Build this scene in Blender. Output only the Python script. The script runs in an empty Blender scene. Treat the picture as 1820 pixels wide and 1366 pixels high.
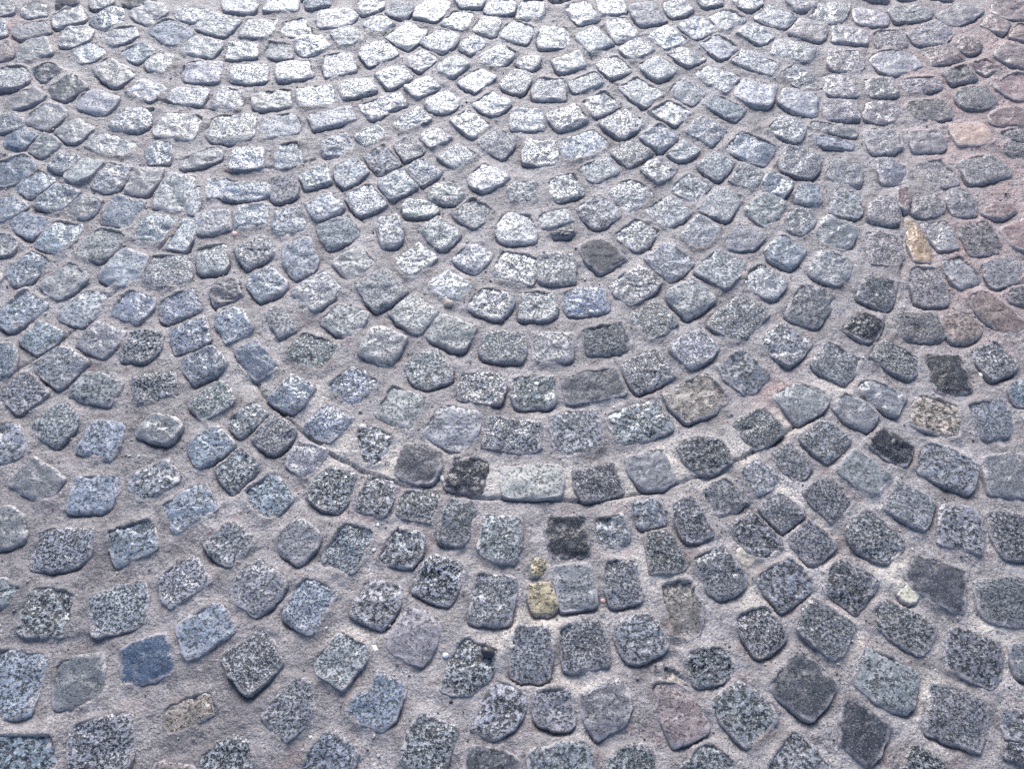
import bpy, math, random
import numpy as np
from mathutils import Vector

# ------------------------------------------------------------------ camera, sky, sun, exposure
scene = bpy.context.scene
IMG_W, IMG_H, FOCAL_PX = 1820.0, 1366.0, 1430.0
CAM_H, PITCH = 1.6, math.radians(57.5)
cam_data = bpy.data.cameras.new('camera')
cam_data.sensor_width = 36.0
cam_data.lens = 36.0 * FOCAL_PX / IMG_W
cam_data.clip_start, cam_data.clip_end = 0.02, 500.0
camera = bpy.data.objects.new('camera', cam_data)
camera.location = (0.0, 0.0, CAM_H)
camera.rotation_euler = (math.pi / 2 - PITCH, 0.0, 0.0)
scene.collection.objects.link(camera)
scene.camera = camera

SUN_ELEV, SUN_AZ = math.radians(34.0), math.radians(-5.0)      # ahead of the camera, a little to the left
world = bpy.data.worlds.new('World')
scene.world = world
world.use_nodes = True
wn = world.node_tree
wn.nodes.clear()
sky = wn.nodes.new('ShaderNodeTexSky')
sky.sky_type = 'NISHITA'
sky.sun_disc = False
sky.sun_elevation = SUN_ELEV
sky.sun_rotation = SUN_AZ
sky.air_density = 1.0
sky.dust_density = 1.8
sky.ozone_density = 1.6
bg = wn.nodes.new('ShaderNodeBackground')
bg.inputs['Strength'].default_value = 0.085
wo = wn.nodes.new('ShaderNodeOutputWorld')
wn.links.new(sky.outputs['Color'], bg.inputs['Color'])
wn.links.new(bg.outputs['Background'], wo.inputs['Surface'])

sun_data = bpy.data.lights.new('sun', 'SUN')
sun_data.energy = 1.5
sun_data.angle = math.radians(44.0)
sun_data.color = (0.97, 0.985, 1.0)
sun = bpy.data.objects.new('sun', sun_data)
to_sun = Vector((math.sin(SUN_AZ) * math.cos(SUN_ELEV), math.cos(SUN_AZ) * math.cos(SUN_ELEV), math.sin(SUN_ELEV)))
sun.rotation_euler = (-to_sun).to_track_quat('-Z', 'Y').to_euler()
sun.location = (0, 4, 5)
scene.collection.objects.link(sun)

vs = scene.view_settings
vs.view_transform = 'Standard'
vs.look = 'None'
vs.gamma = 1.0
vs.use_curve_mapping = False
vs.exposure = 1.72
scene.cycles.use_denoising = False

random.seed(7)
RNG = np.random.default_rng(7)

# ------------------------------------------------------------------ helpers
def ground_point(px, z=0.0):
    """photo pixels -> points on the horizontal plane at height z"""
    px = np.asarray(px, float)
    x = (px[..., 0] - IMG_W / 2) / FOCAL_PX
    y = (px[..., 1] - IMG_H / 2) / FOCAL_PX
    c, s = math.cos(PITCH), math.sin(PITCH)
    t = (CAM_H - z) / (s + y * c)
    return np.stack([x * t, (c - y * s) * t], -1)

def hash3(ix, iy, iz):
    h = (ix * 374761393 + iy * 668265263 + iz * 2147483647) & 0xFFFFFFFF
    h = ((h ^ (h >> 13)) * 1274126177) & 0xFFFFFFFF
    h = ((h ^ (h >> 16)) * 2246822519) & 0xFFFFFFFF
    return ((h ^ (h >> 15)) & 0xFFFF) / 32767.5 - 1.0

def noise(x, y, z=0.0):
    """value noise in -1..1, vectorised"""
    x = np.asarray(x, float); y = np.asarray(y, float); z = np.asarray(z, float) + np.zeros_like(x)
    ix, iy, iz = np.floor(x).astype(np.int64), np.floor(y).astype(np.int64), np.floor(z).astype(np.int64)
    fx, fy, fz = x - ix, y - iy, z - iz
    fx, fy, fz = [f * f * (3 - 2 * f) for f in (fx, fy, fz)]
    out = 0
    for a in (0, 1):
        wa = fx if a else 1 - fx
        for b in (0, 1):
            wb = fy if b else 1 - fy
            for c in (0, 1):
                wc = fz if c else 1 - fz
                out = out + wa * wb * wc * hash3(ix + a, iy + b, iz + c)
    return out

def fbm(x, y, z=0.0, octaves=3, gain=0.5):
    s, a, f = 0, 1.0, 1.0
    for k in range(octaves):
        s = s + a * noise(x * f + 17.3 * k, y * f - 9.1 * k, z)
        a *= gain; f *= 2.03
    return s

def mesh_from(name, verts, quads, tris=None):
    """numpy verts (n,3), quads (m,4), tris (k,3) -> mesh with smooth faces"""
    me = bpy.data.meshes.new(name)
    tris = np.zeros((0, 3), np.int64) if tris is None else np.asarray(tris, np.int64)
    quads = np.asarray(quads, np.int64).reshape(-1, 4)
    nl = quads.size + tris.size
    me.vertices.add(len(verts)); me.vertices.foreach_set('co', np.asarray(verts, np.float32).ravel())
    me.loops.add(nl); me.polygons.add(len(quads) + len(tris))
    me.loops.foreach_set('vertex_index', np.concatenate([quads.ravel(), tris.ravel()]).astype(np.int32))
    starts = np.concatenate([np.arange(len(quads)) * 4, quads.size + np.arange(len(tris)) * 3])
    me.polygons.foreach_set('loop_start', starts.astype(np.int32))
    me.polygons.foreach_set('use_smooth', np.ones(len(quads) + len(tris), bool))
    me.update(calc_edges=True)
    return me

def set_colour(me, name, values):
    at = me.attributes.new(name, 'FLOAT_COLOR', 'POINT')
    at.data.foreach_set('color', np.asarray(values, np.float32).ravel())

# ------------------------------------------------------------------ materials
class Nodes:
    def __init__(self, name):
        self.mat = bpy.data.materials.new(name)
        self.mat.use_nodes = True
        self.nt = self.mat.node_tree
        self.nt.nodes.clear()
        self.out = self.new('ShaderNodeOutputMaterial')
        self.bsdf = self.new('ShaderNodeBsdfPrincipled')
        self.link(self.bsdf.outputs[0], self.out.inputs['Surface'])
        self.pos = self.new('ShaderNodeNewGeometry').outputs['Position']
    def new(self, t, **kw):
        n = self.nt.nodes.new(t)
        for k, v in kw.items(): setattr(n, k, v)
        return n
    def link(self, a, b): self.nt.links.new(a, b)
    def put(self, sock, v):
        if hasattr(v, 'is_output'): self.link(v, sock)
        elif isinstance(v, (tuple, list)) and len(v) == 3 and sock.type == 'RGBA': sock.default_value = (*v, 1.0)
        else: sock.default_value = v
    def noise(self, scale, detail=2.0, rough=0.5, distort=0.0):
        n = self.new('ShaderNodeTexNoise')
        self.link(self.pos, n.inputs['Vector'])
        n.inputs['Scale'].default_value = scale; n.inputs['Detail'].default_value = detail
        n.inputs['Roughness'].default_value = rough; n.inputs['Distortion'].default_value = distort
        return n.outputs['Fac']
    def voronoi(self, scale, out='Distance'):
        n = self.new('ShaderNodeTexVoronoi')
        self.link(self.pos, n.inputs['Vector']); n.inputs['Scale'].default_value = scale
        return n.outputs[out]
    def math(self, op, a, b=0.0, c=0.0, clamp=False):
        n = self.new('ShaderNodeMath', operation=op, use_clamp=clamp)
        for s, v in zip(n.inputs, (a, b, c)): self.put(s, v)
        return n.outputs[0]
    def range(self, v, a, b, c=0.0, d=1.0, smooth=False):
        n = self.new('ShaderNodeMapRange', interpolation_type='SMOOTHSTEP' if smooth else 'LINEAR')
        for s, x in zip(n.inputs, (v, a, b, c, d)): self.put(s, x)
        return n.outputs[0]
    def mix(self, f, a, b, blend='MIX'):
        n = self.new('ShaderNodeMix', data_type='RGBA', blend_type=blend)
        self.put(n.inputs['Factor'], f); self.put(n.inputs['A'], a); self.put(n.inputs['B'], b)
        return n.outputs['Result']
    def attr(self, name):
        return self.new('ShaderNodeAttribute', attribute_type='GEOMETRY', attribute_name=name)
    def split(self, colour):
        n = self.new('ShaderNodeSeparateColor'); self.link(colour, n.inputs[0])
        return n.outputs
    def scale(self, colour, fac):
        n = self.new('ShaderNodeVectorMath', operation='SCALE')
        self.put(n.inputs[0], colour); self.put(n.inputs['Scale'], fac)
        return n.outputs[0]
    def bump(self, height, strength, distance, normal=None):
        n = self.new('ShaderNodeBump')
        n.inputs['Strength'].default_value = strength; n.inputs['Distance'].default_value = distance
        self.link(height, n.inputs['Height'])
        if normal is not None: self.link(normal, n.inputs['Normal'])
        return n.outputs[0]

DUST = (0.33, 0.292, 0.295)

def stone_material():
    m = Nodes('cobble_stone')
    tint = m.attr('tint').outputs['Color']
    par = m.split(m.attr('par').outputs['Color'])
    speckle, rough, edge = par[0], par[1], par[2]
    grain_size = m.attr('par').outputs['Alpha']
    world_pos = m.pos
    m.pos = m.scale(world_pos, grain_size)
    grain = m.noise(150.0, 3.5, 0.62)
    fleck = m.noise(330.0, 2.0, 0.5)
    m.pos = world_pos
    patch = m.noise(28.0, 3.0, 0.55)
    g = m.range(m.math('ADD', grain, m.math('MULTIPLY', m.math('SUBTRACT', 1.0, speckle), 0.13)), 0.41, 0.54, 0.0, 1.0, True)
    amount = m.math('MULTIPLY', m.range(g, 0.0, 1.0, 0.08, 1.8), m.range(fleck, 0.35, 0.65, 0.75, 1.25))
    amount = m.math('ADD', m.math('MULTIPLY', m.math('SUBTRACT', amount, 1.0), speckle), 1.0)
    white = m.math('MULTIPLY', m.range(fleck, 0.57, 0.66, 0.0, 1.0, True), m.math('MULTIPLY', speckle, 0.42))
    col = m.scale(m.scale(tint, amount), m.range(patch, 0.3, 0.7, 0.72, 1.28))
    col = m.mix(white, col, (0.55, 0.55, 0.57))
    ragged = m.math('ADD', edge, m.math('MULTIPLY', m.math('SUBTRACT', m.noise(70.0, 3.0), 0.5), 0.55))
    dust = m.range(ragged, 0.82, 1.05, 0.0, 0.8, True)
    stain = m.math('MULTIPLY', m.range(m.noise(38.0, 4.0, 0.6), 0.58, 0.70, 0.0, 0.6, True), m.math('MINIMUM', speckle, 0.8))
    dust = m.math('MAXIMUM', dust, m.math('MULTIPLY', stain, 0.6))
    col = m.mix(dust, col, DUST)
    m.link(col, m.bsdf.inputs['Base Color'])
    r = m.math('ADD', rough, m.math('MULTIPLY', m.math('SUBTRACT', m.noise(110.0, 2.0), 0.5), 0.35))
    r = m.math('ADD', r, m.math('MULTIPLY', dust, 0.25), clamp=True)
    m.link(r, m.bsdf.inputs['Roughness'])
    lum = m.split(tint)[1]
    m.link(m.range(lum, 0.01, 0.09, 0.32, 0.68), m.bsdf.inputs['Specular IOR Level'])
    h = m.math('ADD', m.math('MULTIPLY', g, m.math('ADD', m.math('MULTIPLY', speckle, 0.55), 0.18)), m.math('MULTIPLY', fleck, 0.14))
    h = m.math('ADD', h, m.math('MULTIPLY', patch, 0.9))
    m.link(m.bump(h, 1.0, 0.0042), m.bsdf.inputs['Normal'])
    return m.mat

def mortar_material():
    m = Nodes('sandy_mortar')
    zone = m.split(m.attr('zone').outputs['Color'])
    cream, dark, red = zone[0], zone[1], zone[2]
    big = m.noise(9.0, 5.0, 0.68)
    mid = m.noise(34.0, 4.0, 0.6)
    fine = m.noise(210.0, 3.0, 0.65)
    grit = m.voronoi(230.0)
    col = m.mix(m.range(big, 0.35, 0.65), (0.138, 0.120, 0.117), (0.340, 0.302, 0.292))
    col = m.mix(m.range(mid, 0.5, 0.75, 0.0, 0.6, True), col, (0.45, 0.395, 0.38))
    col = m.mix(m.range(m.noise(21.0, 3.0), 0.54, 0.72, 0.0, 0.6, True), col, (0.19, 0.130, 0.125))
    col = m.mix(m.math('MULTIPLY', cream, m.range(mid, 0.25, 0.5, 0.55, 1.0)), col, (0.56, 0.49, 0.42))
    col = m.mix(m.math('MULTIPLY', dark, 0.75), col, (0.105, 0.092, 0.095))
    col = m.mix(m.math('MULTIPLY', red, m.range(mid, 0.3, 0.6, 0.3, 0.8)), col, (0.33, 0.20, 0.18))
    col = m.scale(col, m.math('ADD', 1.0, m.math('MULTIPLY', m.range(fine, 0.34, 0.66, -0.55, 0.5), m.range(m.noise(15.0, 3.0), 0.35, 0.65, 0.25, 1.15))))
    bright = m.math('MULTIPLY', m.range(grit, 0.10, 0.22, 1.0, 0.0, True), m.range(m.noise(120.0), 0.52, 0.6, 0.0, 0.75, True))
    col = m.mix(bright, col, (0.55, 0.52, 0.50))
    black = m.range(m.noise(190.0, 2.0), 0.64, 0.72, 0.0, 0.75, True)
    col = m.mix(black, col, (0.05, 0.045, 0.05))
    m.link(col, m.bsdf.inputs['Base Color'])
    m.bsdf.inputs['Roughness'].default_value = 0.72
    m.link(m.range(mid, 0.3, 0.7, 0.36, 0.66), m.bsdf.inputs['Roughness'])
    m.bsdf.inputs['Specular IOR Level'].default_value = 0.5
    h = m.math('ADD', m.math('MULTIPLY', m.noise(130.0, 4.0, 0.65), 1.0), m.math('MULTIPLY', fine, 0.45))
    h = m.math('ADD', h, m.math('MULTIPLY', bright, 0.25))
    m.link(m.bump(h, 1.0, 0.006), m.bsdf.inputs['Normal'])
    return m.mat

def pebble_material(name, colour, rough):
    m = Nodes(name)
    col = m.scale(colour, m.range(m.noise(300.0, 3.0), 0.3, 0.7, 0.7, 1.25))
    m.link(col, m.bsdf.inputs['Base Color'])
    m.bsdf.inputs['Roughness'].default_value = rough
    m.link(m.bump(m.noise(400.0, 2.0), 0.4, 0.001), m.bsdf.inputs['Normal'])
    return m.mat

STONE = stone_material()
MORTAR = mortar_material()

# ------------------------------------------------------------------ traced outlines of the cobbles (photo pixels)
# kind, then x y pairs round the worn top face
TRACED = """
s -17 -9 17 -6 20 17 0 24 -17 26
s 37 9 57 3 80 9 80 23 49 27 37 17
d 100 -9 134 -9 134 3 111 10 100 6
s 160 -9 197 -9 197 1 171 13 160 6
d 223 -9 271 -9 269 3 240 10 223 6
s 237 17 251 6 286 6 291 24 260 41 234 26
w 311 19 329 13 371 16 357 31 331 37
w 397 -9 457 -9 454 6 440 20 406 17
w 474 -6 529 -6 526 17 474 17
s 97 29 117 14 143 9 149 31 114 43 94 43
n 163 31 189 14 214 14 214 37 183 50 163 40
w 351 41 371 24 426 34 406 54 386 61 354 49
w 429 60 437 31 489 34 486 54 463 66
w 497 54 503 37 529 31 540 34 554 60 534 61
s 26 46 77 37 86 54 43 66 23 57
s 111 63 123 49 157 49 160 63 134 80 111 80
w 186 66 206 49 237 49 240 63 206 77 189 74
n 269 57 291 34 314 37 340 54 323 71 294 76 277 63
w 326 83 343 63 394 76 374 100 329 91
r -17 76 14 74 23 97 0 103 -17 100
s 34 86 54 71 83 71 89 94 54 103 31 103
w 137 86 160 73 186 89 169 103 143 109
n 217 89 251 71 277 89 243 106 220 97
w 403 94 409 71 454 79 454 100 403 101
w 469 91 480 73 509 76 517 97 491 100
g -14 123 34 117 51 134 23 154 -14 157
d 60 123 83 111 109 123 94 134 74 140
s 169 120 194 101 237 127 211 146 194 147
w 260 109 286 94 309 100 291 123 269 123
w 320 129 343 109 389 111 386 143 343 143
w 411 120 423 114 471 114 471 141 443 143 409 136
d 89 151 126 131 154 154 114 174 97 169
w 223 160 251 137 294 157 263 176
w 297 169 320 157 369 157 354 186 323 183
w 380 177 391 156 423 160 427 183 409 193 380 189
s 451 166 517 157 517 186 460 190 451 183
s 17 171 57 156 77 169 54 183 23 191
w 143 171 171 160 209 171 189 197 166 197 143 189
s 49 206 74 186 97 183 117 200 83 226 51 217
g 197 220 220 191 274 194 263 217 237 229 200 229
s 277 229 303 200 360 209 351 229 334 243 280 240
g 369 234 389 206 451 200 451 234 423 249 386 249
w 463 209 514 203 534 220 511 237 469 243
n -17 209 17 200 43 217 23 229 -17 231
s 103 229 137 209 163 226 140 246 120 249 100 237
b 17 240 43 229 66 240 37 260 9 257
s 157 251 171 231 240 254 223 274 160 263
s 51 260 80 240 106 251 83 271 66 274
n 257 269 280 251 303 257 297 286 266 287
s 323 283 363 263 391 263 383 283 343 294 323 294
n 409 300 420 263 460 260 466 294 423 300
n 491 289 497 257 529 254 534 286 497 297
b 0 289 34 274 63 291 37 317 9 326 -14 320 -14 291
n 86 297 109 271 137 280 126 297 106 303
w 120 309 137 280 183 286 157 311 131 320
g 166 323 189 289 234 297 217 323 191 337 169 331
s 226 331 240 300 289 300 274 326 254 343 226 340
n 29 326 66 300 94 317 71 337 49 346
w 277 351 297 309 343 314 331 363 309 371 277 363
w 369 323 383 317 417 323 414 340 371 349
n 544 -9 590 -9 581 4 550 11
w 633 11 641 -3 681 -3 679 9 647 23
w 687 17 704 1 736 11 719 29 693 23
w 733 26 756 0 796 3 793 17 770 34
w 807 -9 859 -9 856 10 824 11
w 861 14 876 0 916 0 910 17 881 23
w 564 34 573 17 619 14 633 26 607 43 573 47
w 644 40 676 24 699 43 667 56
w 684 63 704 49 727 39 756 54 739 74 721 81
w 787 40 807 23 841 23 833 43 819 50 790 43
w 839 51 853 33 881 29 890 46 876 60
w 890 51 921 37 950 51 933 73 899 66
w 590 60 607 49 630 49 644 63 627 76 604 76
w 747 71 781 53 813 60 799 83 779 90
w 819 80 839 64 864 74 836 94
w 527 86 530 66 567 64 587 80 544 96
n 641 94 653 77 681 71 704 91 679 106 656 114
w 853 100 876 83 899 81 919 94 893 111 859 109
w 724 111 730 97 753 86 776 103 747 123
w 573 106 581 97 624 94 630 120 607 129 579 134
w 779 123 784 109 810 97 833 111 804 133
w 919 111 933 99 956 99 953 114 936 121
w 493 123 504 111 550 106 553 131 510 140 496 137
w 667 131 693 120 716 117 730 134 693 154
w 816 143 850 119 879 136 844 161
w 721 154 761 134 779 151 744 171
w 604 157 610 146 656 140 667 160 610 174
n 527 163 550 154 590 151 593 180 544 189 530 174
w 761 177 793 160 819 177 799 194 767 194
w 844 183 876 160 904 186 884 200 861 197
w 670 174 704 164 721 183 681 194
w 641 186 670 177 687 197 661 209 647 197
w 547 203 619 189 630 211 567 226
n 701 217 744 190 764 211 716 230
w 804 211 830 194 873 223 841 243
b 573 251 613 234 627 259 604 271 579 274
n 633 240 670 220 687 240 650 254
w 750 240 770 226 801 243 767 257 756 254
g 704 254 727 243 754 263 721 286
g 853 249 881 229 921 243 893 277 876 271
w 779 277 810 256 847 274 810 297
g 650 277 681 257 710 286 701 294 673 304
n 596 294 630 277 647 303 616 329 599 317
n 536 311 579 289 587 320 544 331
n 727 300 750 280 784 306 764 317 747 326
n 676 320 716 303 739 331 701 349 684 340
w 839 309 861 291 904 314 861 334 841 329
g 481 317 516 309 526 326 521 343 499 354 484 349
w 917 26 929 3 969 3 963 26 926 30
w 1006 14 1020 6 1049 7 1063 31 1029 41
w 1060 0 1071 -6 1109 -3 1113 20 1071 24
w 1120 14 1134 6 1166 6 1186 31 1166 37 1137 40
w 1174 6 1189 0 1214 0 1231 14 1214 23 1194 24
w 1240 -9 1280 -9 1280 3 1257 9
w 1300 -6 1351 -6 1351 6 1334 16
w 957 74 963 46 1009 47 1011 77 966 81
w 1026 63 1057 50 1089 74 1049 91
w 1080 37 1111 29 1134 57 1109 70 1094 69
w 1154 60 1183 46 1223 69 1183 83
w 1206 43 1246 27 1274 51 1240 66
w 1260 29 1289 16 1323 31 1309 43 1283 46
w 1314 57 1331 43 1351 46 1374 63 1351 76
w 1106 83 1134 67 1163 86 1126 106
w 1246 77 1277 60 1311 83 1283 101
w 1191 94 1211 81 1254 100 1220 114
w 986 106 1029 89 1040 114 997 126
w 1060 111 1097 97 1123 123 1083 137
w 1137 114 1169 97 1206 123 1169 141
w 1240 129 1260 114 1314 137 1289 163
w 1303 106 1323 87 1377 110 1369 131
w 891 143 923 123 951 134 926 163 897 154
w 1014 146 1057 126 1074 144 1026 163
w 949 160 957 140 1003 139 1003 174 954 171
w 1103 154 1134 136 1177 166 1146 187
w 1194 157 1214 137 1257 160 1229 183 1203 169
w 1306 166 1326 140 1377 154 1369 183 1343 184
n 1251 183 1269 167 1323 191 1306 211
g 1037 180 1074 160 1100 186 1060 206
w 1160 197 1189 180 1229 197 1200 220
g 971 203 1026 186 1040 211 997 229
w 909 217 917 194 966 196 963 226 914 227
g 1069 217 1111 194 1146 214 1106 244
g 1223 234 1246 207 1289 229 1266 254
n 1140 240 1174 220 1200 240 1174 266
n 997 266 1011 246 1051 229 1080 251 1049 274 1009 281
n 1294 260 1320 234 1377 257 1357 291 1323 280
g 931 274 937 251 986 249 994 274 983 291 937 286
g 1091 266 1123 249 1157 269 1117 294
w 1189 271 1214 251 1243 266 1211 280
g 1243 291 1269 269 1303 289 1277 317
g 1140 300 1174 277 1206 300 1171 323
n 1031 297 1060 286 1083 280 1097 303 1057 323
g 1297 317 1320 289 1354 309 1337 337
g 1191 334 1223 309 1266 329 1234 357
g 977 337 986 314 1020 306 1034 340 994 354
w 1343 31 1366 9 1406 23 1414 31 1386 46
w 1394 -6 1449 -6 1446 9 1423 17
g 1446 17 1457 6 1511 9 1500 31 1474 37 1446 29
w 1517 20 1537 14 1577 20 1577 37 1549 44 1529 37
g 1580 20 1609 9 1657 14 1643 31 1597 37
s 1669 26 1691 11 1729 11 1749 20 1714 37 1691 40
r 1763 14 1783 0 1837 0 1837 31 1794 31
w 1406 54 1423 37 1466 43 1466 60 1454 71 1414 60
w 1483 46 1537 54 1540 74 1483 71
g 1554 63 1563 54 1603 54 1606 80 1566 83
g 1617 57 1660 37 1694 51 1674 74 1631 74
r 1746 43 1763 27 1797 40 1783 57
r 1797 60 1814 43 1843 46 1843 74
w 1374 83 1391 69 1446 83 1440 106 1417 106 1380 94
r 1706 74 1720 66 1746 77 1734 91 1709 89
g 1474 106 1477 90 1523 91 1534 106 1523 123 1486 123
w 1549 106 1566 91 1617 91 1637 114 1597 129 1569 123
r 1646 94 1691 74 1714 103 1660 111
g 1389 131 1406 117 1434 123 1451 154 1420 151
r 1731 111 1754 106 1777 120 1754 130
r 1769 94 1797 77 1843 91 1843 117 1806 114
g 1469 154 1471 131 1511 134 1523 166 1486 169
g 1540 143 1583 137 1594 166 1549 170
g 1606 143 1623 137 1669 137 1666 157 1614 163
h 1680 129 1714 114 1734 137 1697 146
r 1769 149 1800 130 1843 134 1843 169 1803 171
w 1386 177 1400 156 1449 166 1449 200 1429 200
g 1469 177 1517 177 1526 209 1471 209
g 1537 197 1549 180 1586 183 1600 203 1577 214 1549 211
h 1614 189 1637 177 1674 177 1689 203 1666 210 1629 206
h 1700 169 1723 154 1754 151 1771 180 1751 189 1714 186
r 1760 203 1797 190 1831 197 1831 223 1769 217
g 1366 226 1389 206 1426 217 1423 246 1406 249
s 1440 223 1454 214 1523 229 1517 240 1483 234
w 1434 243 1457 240 1517 251 1511 261 1474 257
g 1537 234 1551 229 1594 231 1603 257 1557 271 1546 257
s 1614 234 1669 229 1680 254 1666 264 1629 264
a 1686 220 1749 217 1766 243 1746 254 1709 254
g 1391 283 1403 260 1457 274 1454 300 1429 310 1394 300
h 1786 263 1800 254 1837 257 1837 289 1806 274
g 1474 300 1486 283 1529 291 1529 323 1506 326 1477 309
n 1560 286 1574 280 1611 300 1597 323 1574 323
g 1631 291 1671 283 1700 314 1689 329 1646 317
g 1711 286 1749 277 1786 289 1791 309 1729 323
n 1357 326 1369 306 1411 323 1389 349
h 1780 234 1811 226 1837 229 1837 251 1791 243
n -17 371 0 351 20 346 43 362 29 378 -3 388
n 66 354 94 331 137 339 120 362 97 376 64 362
s 120 368 143 346 180 355 163 376 137 385
n 194 365 209 351 257 356 243 376 226 405 183 388
w 331 368 343 336 357 325 350 374 340 382
n 14 394 34 375 89 392 71 408 51 419
n 66 428 94 394 140 399 131 425 103 448 69 436
n 246 405 263 379 314 386 297 416 280 425 240 422
w 351 379 406 374 409 402 383 411 351 414
n 417 382 434 365 474 362 474 394 417 402
g 140 442 160 416 183 405 220 419 197 448 177 462 137 448
w 297 439 323 388 347 388 343 416 329 442
g -23 419 9 416 26 434 11 451 -23 451
n 20 474 54 445 83 465 60 488 29 502 6 491
w 177 491 217 442 260 459 249 485 211 505
g 257 485 277 454 337 454 334 494 297 505 257 496
w 350 439 397 436 403 465 389 479 351 476
g 423 439 471 416 486 448 440 474 429 454
s 77 499 123 468 154 488 126 514 100 525 80 514
n 434 494 483 471 503 496 497 516 463 531 446 511
d 380 502 400 494 420 496 431 519 400 534 380 534
n 0 554 43 511 80 539 57 562 14 585 0 571
w 109 548 149 519 186 519 171 551 143 576 103 562
n 197 551 226 511 280 531 263 551 240 571 194 554
n 286 531 340 511 354 542 334 556 289 565
n 383 556 431 551 446 579 434 594 403 605 383 574
g 469 554 491 545 509 559 523 582 494 596 483 579
n 40 599 69 571 111 591 91 614 63 625 43 608
s 137 605 171 571 223 591 203 614 180 632 140 616
g 220 616 237 588 291 591 280 619 251 636 217 636
n 303 582 363 562 371 602 349 614 311 625 303 596
n 323 639 357 622 383 622 400 645 377 665 343 675 329 659
b 420 622 454 602 491 648 474 662 451 671 423 634
n -29 619 6 611 23 619 29 639 3 668 -29 668
g 63 645 106 616 154 639 129 668 100 685 63 659
n 393 351 410 325 473 325 479 339 447 351
b 547 362 584 339 607 365 599 376 559 386
n 617 351 627 336 656 325 684 359 659 374 636 378
w 719 362 730 354 761 356 776 371 756 382 724 379
g 764 345 781 328 804 328 823 346 804 358 767 356
g 810 376 836 351 876 371 856 391 839 399 810 382
n 484 376 533 365 541 396 527 411 484 416
n 567 402 616 382 636 408 627 422 584 439 573 419
g 673 402 681 385 707 385 713 414 701 431 681 436
g 753 408 776 385 816 411 796 434 779 439 759 414
w 884 399 901 379 936 382 953 408 939 428 904 428 890 416
n 501 436 550 422 561 459 547 482 530 494 507 465
s 596 462 633 436 664 465 636 488 613 485
w 707 456 744 431 773 456 744 479 721 488 710 471
w 810 454 844 431 873 448 859 468 841 479 813 465
g 527 511 573 479 601 508 584 531 556 548 527 522
g 636 502 679 479 719 514 693 536 667 548 641 511
w 767 499 796 479 836 508 816 531 796 531 767 511
g 879 476 890 448 933 451 959 474 939 502 913 499 879 488
s 573 565 607 539 653 554 641 576 627 594 613 596 579 574
s 696 551 736 522 773 548 759 579 733 588 696 559
g 836 531 867 514 901 519 910 536 881 562 839 548
s 759 582 787 559 847 579 824 619 807 618 759 594
s 641 616 667 579 721 599 704 628 681 645 647 628
g 510 622 544 596 599 611 587 636 564 654 516 634
g 721 651 750 625 781 628 799 654 796 674 761 682 730 671
g 906 339 917 325 949 325 956 348 929 356 909 354
g 1023 371 1054 351 1077 351 1097 382 1080 394 1057 399
g 1080 342 1106 322 1134 325 1160 339 1143 359 1120 374
w 960 388 974 374 1011 371 1014 391 986 399 963 402
d 986 408 1017 402 1021 411 989 418
g 1151 376 1180 348 1203 352 1226 374 1211 388 1183 402
w 1249 362 1271 331 1320 348 1306 368 1294 385 1249 374
g 1331 365 1351 348 1389 351 1383 382 1360 399 1334 376
g 1094 414 1137 388 1171 408 1149 431 1129 439 1097 419
w 1214 414 1243 385 1274 399 1269 422 1251 436 1229 431
s 1291 428 1314 396 1360 419 1334 436 1300 439
d 1037 445 1043 431 1071 431 1111 456 1086 471 1066 481 1046 462
g 1151 456 1189 428 1229 462 1214 482 1191 494 1160 468
g 957 456 980 448 1017 451 1020 491 1003 502 960 496
g 1237 482 1274 448 1326 465 1311 488 1289 508 1266 494
g 1089 502 1140 468 1169 502 1151 522 1120 534 1094 519
g 926 528 946 519 983 522 989 545 969 565 926 562
n 1003 522 1037 511 1071 511 1080 545 1049 554 1009 551
g 1191 519 1231 494 1269 528 1246 548 1220 559 1194 531
g 1323 494 1349 468 1391 491 1383 522 1360 525 1326 502
g 1120 556 1171 536 1203 568 1183 588 1160 599 1126 574
g 1260 568 1317 522 1366 551 1343 582 1314 605 1266 579
h 1031 588 1077 576 1106 571 1117 605 1100 622 1051 622
s 946 591 986 596 1017 591 1011 631 980 642 951 636
g 1194 611 1243 582 1274 614 1257 636 1231 651 1200 628
g 1109 645 1146 625 1174 622 1197 665 1166 682 1134 694 1117 671
h 1274 656 1317 619 1360 662 1343 691 1320 694 1289 668
g 857 588 931 591 934 622 923 639 877 636 857 625
g 1483 368 1491 334 1534 342 1531 376 1503 381 1477 374
n 1417 342 1429 325 1454 328 1457 351 1443 362 1420 354
g 1546 365 1577 348 1594 356 1597 388 1574 394 1546 386
g 1623 374 1634 356 1669 342 1674 374 1654 382
g 1686 351 1700 335 1723 336 1737 368 1723 379 1694 378
r 1746 371 1797 359 1801 375 1780 384 1754 379
g 1397 391 1417 368 1440 371 1443 399 1423 414 1400 399
s 1460 394 1480 385 1520 402 1514 428 1486 438 1457 419
g 1543 419 1551 411 1597 422 1603 454 1589 468 1549 462
y 1611 391 1626 385 1651 439 1654 459 1626 459
g 1643 396 1683 391 1697 414 1700 434 1674 442 1654 419
h 1706 408 1757 391 1780 434 1763 448 1731 448
r 1783 405 1829 385 1843 396 1843 436 1803 434
n 1366 439 1389 416 1429 439 1420 459 1403 468 1374 459
g 1443 474 1460 442 1514 462 1503 491 1483 502 1446 485
g 1677 465 1706 454 1737 485 1729 502 1706 505 1689 485
g 1749 468 1791 454 1814 471 1809 496 1771 508 1754 485
g 1620 494 1629 475 1660 478 1680 508 1680 531 1657 538 1631 528
h 1529 519 1546 494 1594 499 1586 534 1569 542 1529 528
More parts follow.
